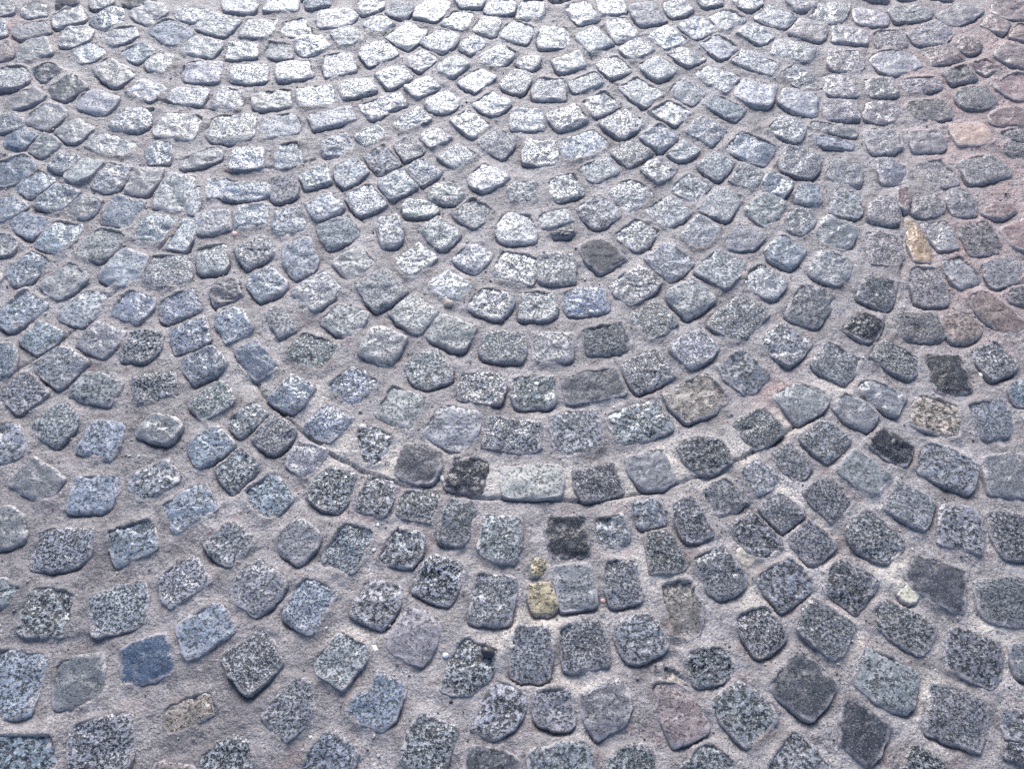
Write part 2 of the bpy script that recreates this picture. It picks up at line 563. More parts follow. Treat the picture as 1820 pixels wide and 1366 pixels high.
h 1400 554 1426 499 1486 522 1471 551 1449 576 1409 565
r 1723 525 1757 522 1809 559 1829 576 1809 588 1769 579 1746 559
e 1503 585 1529 548 1569 568 1563 591 1543 605 1517 591
h 1603 554 1654 556 1683 582 1663 602 1631 602 1600 588
t 1671 562 1711 554 1740 571 1746 582 1717 605 1691 599
g 1354 605 1389 571 1443 608 1423 631 1400 645 1363 616
g 1446 642 1471 605 1531 636 1517 662 1500 679 1454 654
g 1551 631 1574 602 1631 634 1626 665 1603 665 1563 642
e 1646 636 1669 629 1706 634 1711 656 1726 682 1700 699 1666 691 1654 662
g 1729 625 1769 605 1803 645 1791 662 1766 671 1743 645
h 1794 522 1811 511 1837 514 1837 539 1806 534
n 1797 691 1817 674 1843 674 1843 716 1811 716
g 6 687 43 663 83 693 60 716 29 730 3 701
g 129 687 154 659 214 676 206 699 180 716 126 701
g 236 673 257 667 309 661 311 696 243 714
g 334 713 391 676 411 696 403 719 357 741
g 399 750 449 710 471 733 463 747 429 770
g 54 756 97 721 114 713 137 750 97 790 57 761
n 163 747 223 753 211 787 189 813 134 799 154 773
s 249 759 274 739 309 744 320 761 289 784 249 773
g -31 759 23 756 43 784 17 813 -31 821
n 337 784 380 759 414 787 400 804 351 824 337 804
g 454 764 489 740 520 756 511 784 483 804 454 784
g 389 827 423 799 457 821 440 850 411 873 394 844
s 23 844 57 810 109 844 94 870 66 884 20 861
n 134 847 206 847 206 876 177 904 134 907 120 901 129 876
g 234 844 294 813 317 844 303 861 263 884 237 879
n 291 893 343 861 366 859 380 904 343 927 314 947 300 924 289 907
n 446 861 486 839 517 876 497 904 474 919 437 884
s -29 907 17 904 44 936 23 964 -29 979
g 71 941 129 939 169 947 154 979 126 999 94 1010 54 1004 69 970
n 189 944 231 936 269 924 274 973 246 987 206 1004 197 973
g 366 964 411 930 449 953 429 987 400 1001 374 981
n 479 704 519 667 556 687 539 713 516 726 490 716
n 586 679 630 651 670 673 656 699 630 713 601 699
s 696 684 761 707 744 736 727 763 670 733 681 713
g 819 659 899 667 890 707 870 716 819 704
n 539 759 579 716 627 744 610 761 587 779 567 776
s 773 730 799 726 856 736 844 770 827 793 801 796 747 770 767 756
s 530 781 579 799 567 827 541 847 513 821
g 636 761 653 756 701 776 684 804 667 824 647 816
d 721 787 784 801 779 830 770 850 727 853 701 836
e 813 816 853 814 867 827 856 876 790 864 799 839
p 893 830 996 824 999 853 987 879 899 879
g 584 827 627 841 621 873 601 904 576 901 550 873 559 853
g 653 847 710 856 696 890 673 913 630 901 644 870
g 716 876 776 876 779 893 770 927 716 916 710 893
h 796 884 844 899 839 924 821 964 787 961 781 939
s 507 939 530 917 567 947 556 976 530 996 501 979 499 953
n 604 936 659 941 653 970 636 1001 616 1016 579 996 581 973
g 704 941 753 947 747 979 730 1001 679 999 673 987 690 967
g 861 916 927 921 921 967 913 993 890 996 853 973 859 944
g 914 670 983 667 986 704 971 719 929 721 911 704
d 1000 670 1097 651 1111 699 1054 707 1011 716 1003 690
t 1183 696 1254 661 1291 701 1271 727 1231 744 1197 724
g 866 739 957 750 954 776 960 793 911 799 857 793
g 980 736 1060 733 1071 773 1057 799 994 807 983 770
g 1077 736 1169 709 1194 759 1146 781 1117 787 1094 776
h 1023 836 1091 821 1106 873 1043 887 1026 861
s 1111 813 1177 796 1197 850 1174 864 1149 861 1126 841
h 1203 790 1240 779 1283 787 1294 821 1257 841 1220 816
h 1251 867 1286 851 1329 887 1306 904 1280 916 1257 884
g 1320 839 1346 814 1377 841 1369 867 1351 876 1323 847
e 974 916 1040 916 1046 981 1014 987 983 984 974 947
g 1057 924 1106 913 1117 950 1103 964 1066 959
g 1126 896 1163 884 1183 916 1169 933 1140 933 1131 916
h 1194 901 1231 881 1266 944 1246 956 1217 953 1197 913
g 1149 950 1180 941 1217 999 1200 1016 1157 1016 1154 981
g 1237 990 1289 967 1323 1021 1314 1047 1289 1056 1257 1044
g 1303 750 1360 724 1391 761 1374 781 1343 796 1320 770
s 1374 701 1417 681 1471 701 1460 727 1423 747 1403 721
s 1526 681 1557 676 1611 701 1594 730 1574 727 1540 701
s 1486 719 1506 699 1560 727 1554 750 1543 761 1511 747
o 1623 713 1654 704 1703 719 1706 756 1694 773 1629 756
g 1723 719 1783 707 1797 744 1783 773 1751 773 1729 739
g 1426 773 1460 744 1506 776 1497 799 1471 819 1437 790
e 1554 779 1566 756 1626 790 1611 821 1594 821 1557 793
g 1374 804 1406 787 1443 827 1429 844 1411 853 1377 816
g 1637 810 1643 790 1671 790 1737 821 1731 861 1714 870 1637 836
s 1749 821 1797 804 1843 813 1843 879 1763 876
s 1497 819 1526 801 1583 844 1569 864 1546 876 1500 844
h 1431 873 1466 847 1509 887 1503 910 1477 924 1437 881
h 1354 899 1383 876 1429 910 1414 930 1389 941 1357 907
g 1577 896 1600 859 1634 873 1660 896 1646 933 1631 933 1574 901
h 1303 930 1343 910 1389 961 1369 987 1343 984 1309 953
h 1409 953 1437 921 1483 964 1463 993 1437 996 1411 967
g 1509 933 1543 904 1609 961 1586 993 1569 990 1523 970
g 1674 910 1689 901 1731 904 1746 953 1740 981 1671 961
h 1757 913 1780 910 1843 924 1843 987 1786 987 1774 961 1763 944
s -23 1025 0 1029 29 1045 11 1070 -23 1075
g 47 1055 66 1043 126 1062 114 1127 71 1130 31 1113
g 160 1056 251 1033 259 1062 251 1107 171 1127 161 1099
g 281 1025 337 990 374 1030 337 1056 311 1073 286 1056
g 419 1027 466 996 503 1030 486 1067 449 1090 419 1062
n 317 1110 360 1082 397 1079 411 1122 340 1167 326 1153
b 214 1153 289 1126 306 1173 297 1196 223 1207
n -43 1153 6 1153 83 1173 69 1205 49 1259 17 1273 -43 1273
s 106 1176 180 1159 183 1187 169 1233 137 1253 97 1245 94 1210
g 400 1159 466 1119 500 1170 446 1227 406 1193
g 129 1293 160 1279 223 1270 234 1305 226 1345 200 1382 123 1376
n -43 1305 29 1305 80 1305 86 1347 89 1390 -43 1390
t 286 1276 309 1247 371 1230 377 1265 314 1299
g 351 1353 411 1307 440 1333 440 1376 351 1382
n 527 1039 553 1027 599 1050 564 1107 550 1125 507 1099
g 656 1025 716 1047 699 1090 676 1113 630 1090 636 1059
g 759 987 824 1002 813 1039 793 1073 770 1065 734 1042
g 850 1019 913 1027 916 1056 899 1099 839 1105 839 1065
s 716 1090 764 1090 776 1119 770 1147 747 1179 704 1159 696 1130
g 607 1125 656 1153 636 1187 607 1219 561 1187 564 1170
n 670 1193 719 1219 696 1276 673 1296 619 1267 627 1242 659 1230
g 821 1130 884 1156 873 1193 850 1219 784 1227 801 1176
g 524 1210 547 1213 553 1262 544 1285 504 1305 461 1270
n 584 1302 613 1319 630 1345 613 1382 524 1376 559 1327
g 750 1267 810 1293 799 1333 784 1370 719 1356 716 1330
d 841 1327 876 1330 927 1356 927 1390 824 1390
g 876 1216 899 1216 936 1233 924 1273 873 1310 841 1293 856 1250
s 983 1007 1043 1002 1057 1045 1049 1073 994 1082 997 1039
y 946 996 969 993 966 1025 946 1023
y 940 1033 977 1030 989 1062 974 1087 949 1082
g 1074 996 1129 996 1140 1065 1089 1073 1080 1047
t 1174 1033 1223 1036 1249 1085 1231 1127 1197 1127 1186 1085
g 914 1116 977 1116 979 1147 974 1205 923 1205 909 1193
g 994 1125 1020 1107 1066 1099 1077 1150 1083 1173 1031 1190 1006 1182
g 1097 1105 1131 1093 1169 1107 1183 1145 1137 1173 1106 1159
g 1231 1159 1271 1147 1289 1165 1309 1190 1266 1213 1237 1213
g 1271 1242 1311 1213 1343 1225 1374 1265 1357 1305 1329 1325 1269 1259
g 946 1230 983 1225 1011 1225 1020 1273 1009 1293 963 1279 946 1250
s 1034 1236 1071 1219 1103 1205 1114 1239 1106 1285 1069 1299 1066 1310 1043 1279
r 1163 1210 1203 1219 1240 1250 1257 1290 1229 1313 1200 1325 1177 1276
g 946 1339 1034 1319 1051 1345 1054 1390 937 1390
g 1083 1353 1134 1322 1160 1345 1169 1390 1083 1390
g 1220 1362 1257 1322 1289 1345 1306 1376 1220 1390
g 1349 1022 1400 993 1426 1010 1443 1042 1417 1067 1394 1082 1360 1045
h 1480 1007 1497 996 1561 1030 1546 1056 1523 1085 1480 1050
d 1634 985 1714 1013 1711 1085 1694 1082 1611 1027
h 1740 1036 1809 1027 1860 1047 1843 1110 1769 1105 1740 1070
g 1314 1113 1317 1090 1366 1082 1393 1122 1374 1147 1351 1167
h 1426 1087 1451 1065 1520 1110 1491 1165 1471 1162 1426 1113
g 1560 1085 1580 1067 1660 1107 1654 1139 1629 1159 1560 1105
h 1683 1136 1711 1119 1777 1142 1780 1185 1769 1222 1677 1179
s 1797 1147 1843 1145 1857 1176 1843 1205 1809 1190
d 1409 1167 1431 1162 1483 1213 1466 1250 1443 1273 1377 1227 1374 1210
g 1540 1147 1634 1196 1620 1256 1580 1253 1529 1213 1526 1196
g 1660 1219 1697 1227 1757 1247 1743 1319 1726 1327 1651 1299
g 1783 1270 1803 1262 1857 1273 1843 1319 1797 1313
d 1506 1247 1529 1247 1586 1290 1563 1336 1543 1359 1503 1316
g 1374 1347 1409 1299 1440 1322 1474 1362 1460 1390 1371 1390
g 1617 1339 1629 1322 1680 1359 1666 1390 1611 1390
h 1789 1330 1809 1319 1857 1330 1857 1362 1794 1345
r 1598 338 1609 333 1618 345 1614 370 1606 371 1599 352
c 1311 977 1326 971 1341 974 1343 990 1325 1000 1310 992
c 1600 1053 1614 1037 1637 1050 1620 1070
c 1171 1187 1188 1187 1206 1196 1220 1216 1197 1213
"""
# kind: tint (linear), speckle, roughness, relief, roundness
KINDS = {
    'g': ((0.215, 0.217, 0.235), 1.00, 0.46, 1.00),   # coarse grey granite
    'n': ((0.172, 0.196, 0.238), 0.85, 0.42, 0.95),   # blue grey granite
    'h': ((0.125, 0.125, 0.140), 1.00, 0.48, 1.00),   # dark granite
    'w': ((0.265, 0.272, 0.295), 0.72, 0.42, 0.85),   # pale worn granite, part of the far rows' sheen put into its tint
    's': ((0.190, 0.188, 0.198), 0.55, 0.45, 0.85),   # smooth grey stone
    'p': ((0.330, 0.308, 0.285), 0.60, 0.60, 0.85),   # pale limestone
    'd': ((0.062, 0.062, 0.075), 0.45, 0.50, 0.80),   # dark basalt
    'e': ((0.026, 0.026, 0.033), 0.55, 0.42, 1.20),   # black basalt
    'b': ((0.072, 0.102, 0.155), 0.45, 0.40, 0.70),   # blue slate
    'r': ((0.205, 0.155, 0.150), 0.55, 0.48, 0.80),   # reddish stone
    't': ((0.215, 0.178, 0.155), 0.60, 0.52, 0.80),   # brownish weathered stone
    'y': ((0.31, 0.235, 0.135), 0.65, 0.50, 0.90),   # amber stone
    'c': ((0.600, 0.520, 0.420), 0.30, 0.52, 0.70),   # cream chip
    'a': ((0.520, 0.400, 0.320), 0.40, 0.50, 0.60),   # peach coloured flat stone
    'o': ((0.290, 0.235, 0.185), 0.95, 0.50, 0.80),   # tan stone
}
stones = []
for line in TRACED.split('\n'):
    p = line.split()
    if p:
        stones.append((p[0], np.array(p[1:], float).reshape(-1, 2)))

def area(P):
    x, y = P[:, 0], P[:, 1]
    return abs(np.sum(x * np.roll(y, -1) - np.roll(x, -1) * y)) / 2

def radial(P, c, ang):
    """distance from c to the outline P along each angle"""
    best = np.zeros(len(ang))
    ux, uy = np.cos(ang), np.sin(ang)
    for k in range(len(P)):
        p, q = P[k - 1] - c, P[k] - c
        e = q - p
        den = ux * e[1] - uy * e[0]
        den = np.where(np.abs(den) < 1e-9, 1e-9, den)
        t = (p[0] * e[1] - p[1] * e[0]) / den
        s = (p[0] * uy - p[1] * ux) / den
        hit = (s >= -1e-6) & (s <= 1 + 1e-6) & (t > 0)
        best = np.where(hit, np.maximum(best, t), best)
    return best

def sett_rectangle(P, c):
    """smallest rectangle round the traced outline: a sett was split square before it wore"""
    best = None
    for a in np.linspace(0, math.pi / 2, 46)[:-1]:
        ca, sa = math.cos(a), math.sin(a)
        u = (P[:, 0] - c[0]) * ca + (P[:, 1] - c[1]) * sa
        v = -(P[:, 0] - c[0]) * sa + (P[:, 1] - c[1]) * ca
        A = np.ptp(u) * np.ptp(v)
        if best is None or A < best[0]:
            best = (A, [(x * ca - y * sa + c[0], x * sa + y * ca + c[1]) for x, y in
                        ((u.min(), v.min()), (u.max(), v.min()), (u.max(), v.max()), (u.min(), v.max()))])
    return np.array(best[1])

def outline(P, n, seed, wob=0.0021, grow=0.004, square=0.5):
    """traced polygon -> worn sett outline: squared up a little, corners cut, resampled evenly, slightly ragged"""
    if np.sum(P[:, 0] * np.roll(P[:, 1], -1) - np.roll(P[:, 0], -1) * P[:, 1]) < 0:
        P = P[::-1]
    c = P.mean(0)
    ang = np.linspace(0, 2 * math.pi, 96, endpoint=False)
    r1, r2 = radial(P, c, ang), radial(sett_rectangle(P, c), c, ang)
    r1 = np.where(r1 <= 0, r2, r1)
    rr = r1 + (np.minimum(r2, r1 * 1.35) - r1) * square
    D = c + np.stack([np.cos(ang), np.sin(ang)], 1) * (rr + grow)[:, None]
    D = (np.roll(D, 1, 0) + 2 * D + np.roll(D, -1, 0)) / 4
    C = np.vstack([D, D[:1]])
    s = np.concatenate([[0], np.cumsum(np.linalg.norm(np.diff(C, axis=0), axis=1))])
    t = np.linspace(0, s[-1], n, endpoint=False)
    R = np.stack([np.interp(t, s, C[:, 0]), np.interp(t, s, C[:, 1])], 1)
    d = R - R.mean(0)
    w = wob * (1.2 * noise(R[:, 0] * 60, R[:, 1] * 60, seed) + 0.9 * noise(R[:, 0] * 170, R[:, 1] * 170, seed))
    return R + d / np.linalg.norm(d, axis=1, keepdims=True) * w[:, None]

def stone_geometry(R, kind, seed, rings, top):
    """worn cobble: domed rough top, rounded shoulder, sides going down into the mortar"""
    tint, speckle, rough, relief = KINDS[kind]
    rs = np.random.default_rng(seed)
    n = len(R)
    c = R.mean(0)
    size = math.sqrt(area(R))
    tx, ty = rs.normal(0, 0.028, 2)
    crown = rs.uniform(0.0, 0.0025)
    z0 = top + rs.normal(0, 0.0016)
    V, E = [np.array([[c[0], c[1], 0.0]])], [np.zeros(1)]
    for f in rings:
        V.append(np.column_stack([c + (R - c) * f, np.zeros(n)])); E.append(np.full(n, f))
    V = np.vstack(V); E = np.concatenate(E)
    x, y = V[:, 0], V[:, 1]
    lump = fbm(x * 38, y * 38, seed * 0.37, 3, 0.55)
    pits = np.abs(fbm(x * 95, y * 95, seed * 0.91, 2, 0.6))
    fine = noise(x * 230, y * 230, seed * 0.13)
    dent = np.clip(noise(x * 27 + 3, y * 27, seed * 0.53) - 0.25, 0, 1)
    crease = np.clip(1 - np.abs(noise(x * 24, y * 24 + 7, seed * 0.77)) * 7, 0, 1)
    z = z0 - crown * E ** 2 + relief * 1.15 * (0.0021 * lump - 0.0024 * np.clip(pits - 0.3, 0, 1) + 0.0009 * fine - 0.0050 * dent - 0.0021 * crease)
    z += (x - c[0]) * tx + (y - c[1]) * ty
    chip = np.clip(noise(x * 30, y * 30, seed * 1.7 + 5) * 0.5 + 0.3, 0, 1)
    sh = np.clip((E - 0.86 + 0.14 * chip) / 0.20, 0, 1)
    z -= (sh ** 2.6) * (0.0016 + 0.0045 * chip)
    # skirt
    S = c + (R - c) * (1 + 0.0035 / size)
    side1 = np.column_stack([c + (R - c) * (1 + 0.0016 / size), z[-n:] - 0.003])
    side2 = np.column_stack([S, np.full(n, -0.018)])
    V = np.vstack([np.column_stack([x, y, z]), side1, side2])
    E = np.concatenate([E, np.full(n, 1.04), np.full(n, 1.25)])
    k = len(rings) + 2
    i = np.arange(n); j = (i + 1) % n
    quads = np.concatenate([np.stack([1 + r * n + i, 1 + (r + 1) * n + i, 1 + (r + 1) * n + j, 1 + r * n + j], 1) for r in range(k - 1)])
    tris = np.stack([np.zeros(n, np.int64), 1 + i, 1 + j], 1)
    v = rs.uniform(0.82, 1.2)
    if kind == 'g' and c[0] > 0.05 and c[1] < 1.0: v *= 0.78      # the stones of the lower right fan are a darker granite
    hue = 1 + rs.normal(0, 0.025, 3)
    far_row = 0.78 if c[1] > 1.25 else 1.0                          # weaker speckle and bump in the far rows
    if c[0] > 0.95 and c[1] > 1.1: hue = hue * np.array((1.14, 0.97, 0.93))   # warmer tint in the far right fan
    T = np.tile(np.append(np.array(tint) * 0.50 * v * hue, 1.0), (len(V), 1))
    A = np.column_stack([np.full(len(V), speckle * far_row * rs.uniform(0.8, 1.2)), np.full(len(V), rough - 0.06 + rs.normal(0, 0.09)), E, np.full(len(V), rs.uniform(0.65, 1.3))])
    return V, quads, tris, T, A

# ------------------------------------------------------------------ where the cobbles lie
TOP = 0.0072
placed = []                                      # (kind, polygon on the ground, seen area in pixels)
for k, P in stones:
    vis = np.clip(P, (0, 0), (IMG_W, IMG_H))
    placed.append((k, ground_point(P, TOP), area(vis)))

def frame_distance(x, y):
    """how far (px) a ground point falls outside the photograph's frame; negative inside"""
    c, s = math.cos(PITCH), math.sin(PITCH)
    zc = y * c + CAM_H * s
    yc = y * s - CAM_H * c
    u = IMG_W / 2 + FOCAL_PX * x / zc
    v = IMG_H / 2 - FOCAL_PX * yc / zc
    return max(-u, u - IMG_W, -v, v - IMG_H) if zc > 0.1 else 1e4

# beyond the frame the paving goes on in the same concentric rows
FAN = ground_point(np.array([[960.0, -120.0]]))[0]
cent = np.array([P.mean(0) for _, P, _ in placed])
filler = []
fr = random.Random(3)
r = 0.03
while r < 4.6:
    row = fr.uniform(0.094, 0.108)
    a, a_end = 0.0, 2 * math.pi
    while a < a_end - 0.05 / r:
        w = fr.uniform(0.088, 0.118)
        da = w / r
        am, rm = a + da / 2, r + row / 2
        x, y = FAN[0] + rm * math.sin(am), FAN[1] - rm * math.cos(am)
        a += da
        if not (-2.9 < x < 2.9 and -0.9 < y < 4.1): continue
        if frame_distance(x, y) < 8: continue
        if np.min(np.hypot(cent[:, 0] - x, cent[:, 1] - y)) < 0.088: continue
        hw, hh = w / 2 - 0.012, row / 2 - 0.012
        ca, sa = math.cos(am), math.sin(am)
        q = []
        for lx, ly in ((-hw, -hh), (hw, -hh), (hw, hh), (-hw, hh)):
            lx += fr.uniform(-.007, .007); ly += fr.uniform(-.007, .007)
            q.append((x + lx * ca - ly * sa, y + lx * sa + ly * ca))
        filler.append((fr.choice('gggggnnshwsrd'), np.array(q), 0.0))
    r += row

# ------------------------------------------------------------------ pavement: the mortar bed as one sheet to the horizon
def axis(lo, hi, step, tail_lo, tail_hi):
    mid = np.arange(lo, hi + step / 2, step)
    def tail(start, sign, end):
        out, p, s = [], start, step
        while p * sign < end * sign:
            s = min(s * 1.25, 0.016) if abs(p - start) < abs(end - start) else s
            p += sign * s; out.append(p)
        far = out[-1]
        return out + [far + sign * d for d in (0.3, 1.2, 4.0, 12.0, 40.0, 120.0)]
    return np.array(tail(lo, -1, tail_lo)[::-1] + list(mid) + tail(hi, 1, tail_hi))

gx = axis(-1.78, 1.78, 0.0042, -3.0, 3.0)
gy = axis(0.08, 2.48, 0.0042, -1.0, 4.2)
X, Y = np.meshgrid(gx, gy)
DIST = np.full(X.shape, 0.06)
SIDE = np.zeros(X.shape)                          # which side of the nearest stone: -1 towards the viewer
R_IN = 0.045
allst = placed + filler
outl = [outline(P, 44 if i < len(placed) else 22, i + 1, grow=0.0062 + (0.0018 if P[:, 1].mean() > 1.25 else 0.0)) for i, (k, P, seen) in enumerate(allst)]
mids = np.array([R.mean(0) for R in outl])
JOINT = 0.0085
for i in range(len(outl)):                       # setts that touch are dressed back along the line between them
    for j in np.nonzero(np.hypot(*(mids - mids[i]).T) < 0.16)[0]:
        if j <= i: continue
        A, B = outl[i], outl[j]
        near_d = np.min(np.hypot(A[:, None, 0] - B[None, :, 0], A[:, None, 1] - B[None, :, 1]))
        u = mids[j] - mids[i]
        D = math.hypot(*u)
        if D < 1e-4: continue
        u = u / D
        ea, eb = ((A - mids[i]) @ u), ((B - mids[j]) @ -u)
        gap_ab = D - ea.max() - eb.max()
        if near_d > JOINT and gap_ab > -0.02: continue
        need = JOINT - max(gap_ab, -0.03)
        if need <= 0: continue
        need = min(need, 0.012)
        A -= (np.clip(ea - (ea.max() - need / 2), 0, 1) * 0.92)[:, None] * u
        B += (np.clip(eb - (eb.max() - need / 2), 0, 1) * 0.92)[:, None] * u
for idx, (k, P, seen) in enumerate(placed + filler):
    inview = idx < len(placed)
    R = outl[idx]
    x0, y0 = R.min(0) - R_IN; x1, y1 = R.max(0) + R_IN
    i0, i1 = np.searchsorted(gx, (x0, x1)); j0, j1 = np.searchsorted(gy, (y0, y1))
    if i1 <= i0 or j1 <= j0: continue
    xs, ys = X[j0:j1, i0:i1], Y[j0:j1, i0:i1]
    d = np.full(xs.shape, 1.0); ins = np.zeros(xs.shape, bool)
    Rl = R if inview else R
    for a in range(len(Rl)):
        p, q = Rl[a - 1], Rl[a]
        e = q - p
        t = np.clip(((xs - p[0]) * e[0] + (ys - p[1]) * e[1]) / max(e @ e, 1e-12), 0, 1)
        d = np.minimum(d, np.hypot(xs - p[0] - t * e[0], ys - p[1] - t * e[1]))
        if abs(e[1]) > 1e-12:
            ins ^= ((p[1] > ys) != (q[1] > ys)) & (xs < e[0] * (ys - p[1]) / e[1] + p[0])
    d = np.where(ins, -d, d)
    c = R.mean(0)
    sub = DIST[j0:j1, i0:i1]
    m = d < sub
    sub[m] = d[m]
    side = (ys - c[1]) / np.maximum(np.hypot(xs - c[0], ys - c[1]), 1e-6)
    SIDE[j0:j1, i0:i1][m] = side[m]

def soft_line(pts, width):
    """distance field of a traced crack, 1 on the line and 0 beyond its width"""
    G = ground_point(np.array(pts, float))
    out = np.zeros(X.shape)
    wig = 0.0035 * fbm(X * 38, Y * 38, 3.3, 2)
    for p, q in zip(G[:-1], G[1:]):
        i0, i1 = np.searchsorted(gx, (min(p[0], q[0]) - 0.03, max(p[0], q[0]) + 0.03))
        j0, j1 = np.searchsorted(gy, (min(p[1], q[1]) - 0.03, max(p[1], q[1]) + 0.03))
        xs, ys = X[j0:j1, i0:i1], Y[j0:j1, i0:i1]
        e = q - p
        t = np.clip(((xs - p[0]) * e[0] + (ys - p[1]) * e[1]) / (e @ e), 0, 1)
        d = np.hypot(xs - p[0] - t * e[0] + wig[j0:j1, i0:i1], ys - p[1] - t * e[1] + wig[j0:j1, i0:i1])
        out[j0:j1, i0:i1] = np.maximum(out[j0:j1, i0:i1], np.clip(1.4 - d / width, 0, 1))
    return out

CRACKS = [
    ([(376, 530), (384, 565), (402, 608), (425, 640), (447, 672), (478, 712), (530, 765), (575, 797), (640, 838), (700, 856), (740, 870),
      (800, 880), (860, 885), (940, 887), (1050, 890), (1120, 880), (1180, 865), (1240, 848), (1322, 812), (1385, 778), (1440, 735)], 0.0048, 0.010),
    ([(300, 425), (266, 462), (217, 508), (171, 545), (120, 596), (57, 642), (-10, 680)], 0.0050, 0.010),
    ([(1600, 337), (1608, 380), (1605, 440), (1602, 480), (1598, 510), (1588, 535), (1575, 565), (1564, 598), (1545, 640)], 0.0045, 0.009),
    ([(1528, 706), (1566, 728), (1602, 748)], 0.0036, 0.007),
    ([(400, 304), (440, 300), (469, 298), (517, 294), (560, 284)], 0.0042, 0.008),  # joint under a row, its shadow line put in as a groove
    ([(1031, 71), (1043, 89), (1077, 137), (1103, 157), (1143, 194), (1174, 217)], 0.0042, 0.008),
    ([(612, 346), (636, 382), (648, 396)], 0.0042, 0.008),
    ([(243, 168), (300, 183), (386, 196)], 0.0040, 0.007),
]
near = np.exp(-np.clip(DIST, 0, 1) / 0.009)
Z = -0.0005 + 0.0022 * fbm(X * 9, Y * 9, 1.0, 3) + 0.0021 * fbm(X * 40, Y * 40, 2.0, 3, 0.65) + 0.0012 * noise(X * 115, Y * 115, 4.0)
swell = np.clip(noise(X * 14, Y * 14, 6.0) * 0.7 + 0.45, 0, 1)
Z += near * 0.0074 * swell                                                   # mortar smeared up against the stones
gap = np.exp(-np.clip(DIST, 0, 1) / 0.0075) * np.clip(0.2 - SIDE, 0, 1) * np.clip(noise(X * 13, Y * 13, 9.0) * 1.3 + 0.5, 0, 1)
Z -= 0.017 * gap                                                             # near-side grooves, shaped deep to hold contact shadow along the stones
for pts, width, depth in CRACKS:
    Z -= depth * soft_line(pts, width * 0.75) * np.clip(1.0 + 0.5 * noise(X * 26, Y * 26, 8.0), 0, 1)
Z = np.where(DIST < -0.007, np.minimum(Z, -0.008), Z)
far = (np.abs(X) > 3.05) | (Y < -1.05) | (Y > 4.25)
Z = np.where(far, -0.002, Z)

cream = np.zeros(X.shape)
for px, py, rad in ((455, 668, 40), (600, 790, 46), (690, 815, 44), (785, 835, 40), (880, 850, 40), (1012, 850, 40), (1105, 862, 40),
                    (1190, 825, 48), (1260, 838, 40), (1318, 790, 48), (1400, 742, 46), (1478, 684, 40), (1395, 872, 30), (905, 1125, 40),
                    (975, 1105, 40), (1040, 1195, 40), (1160, 1010, 36), (1340, 1060, 34), (1440, 960, 40), (1590, 1010, 40),
                    (640, 1130, 30), (420, 600, 30), (560, 700, 30), (1500, 1130, 36), (1660, 1230, 30), (1760, 1120, 30)):
    c = ground_point(np.array([[px, py]], float))[0]
    rr = rad / 900.0
    cream = np.maximum(cream, np.exp(-((X - c[0]) ** 2 + (Y - c[1]) ** 2) / rr ** 2) * (0.75 + 0.25 * noise(X * 20, Y * 20, 2)))
dark = np.zeros(X.shape)
for px, py, rad in ((60, 900, 120), (160, 1010, 120), (260, 830, 100), (420, 1240, 130), (330, 1320, 120), (60, 1090, 110), (200, 1080, 90),
                    (560, 1180, 70), (1560, 620, 60), (250, 760, 80)):
    c = ground_point(np.array([[px, py]], float))[0]
    rr = rad / 900.0
    dark = np.maximum(dark, np.exp(-((X - c[0]) ** 2 + (Y - c[1]) ** 2) / rr ** 2) * (0.7 + 0.3 * noise(X * 12, Y * 12, 5)))

red = np.zeros(X.shape)
for px, py, rad in ((1790, 60, 160), (1760, 190, 150), (1700, 260, 90), (1800, 330, 120), (1640, 130, 80), (1790, 520, 120), (1740, 430, 90), (1560, 60, 70), (1380, 700, 40), (30, 60, 70)):
    c = ground_point(np.array([[px, py]], float))[0]
    rr = rad / 620.0
    red = np.maximum(red, np.exp(-((X - c[0]) ** 2 + (Y - c[1]) ** 2) / rr ** 2) * (0.75 + 0.25 * noise(X * 9, Y * 9, 7)))

ny, nx = X.shape
base = (np.arange(ny - 1)[:, None] * nx + np.arange(nx - 1)[None, :]).ravel()
quads = np.stack([base, base + 1, base + nx + 1, base + nx], 1)
me = mesh_from('pavement', np.column_stack([X.ravel(), Y.ravel(), Z.ravel()]), quads)
set_colour(me, 'zone', np.column_stack([np.clip(cream, 0, 1).ravel(), np.clip(dark, 0, 1).ravel(), np.clip(red, 0, 1).ravel(), np.ones(X.size)]))
me.materials.append(MORTAR)
pavement = bpy.data.objects.new('pavement', me)
pavement['kind'] = 'structure'
pavement['label'] = 'fan patterned cobble pavement bedded in pinkish grey sandy mortar'
scene.collection.objects.link(pavement)

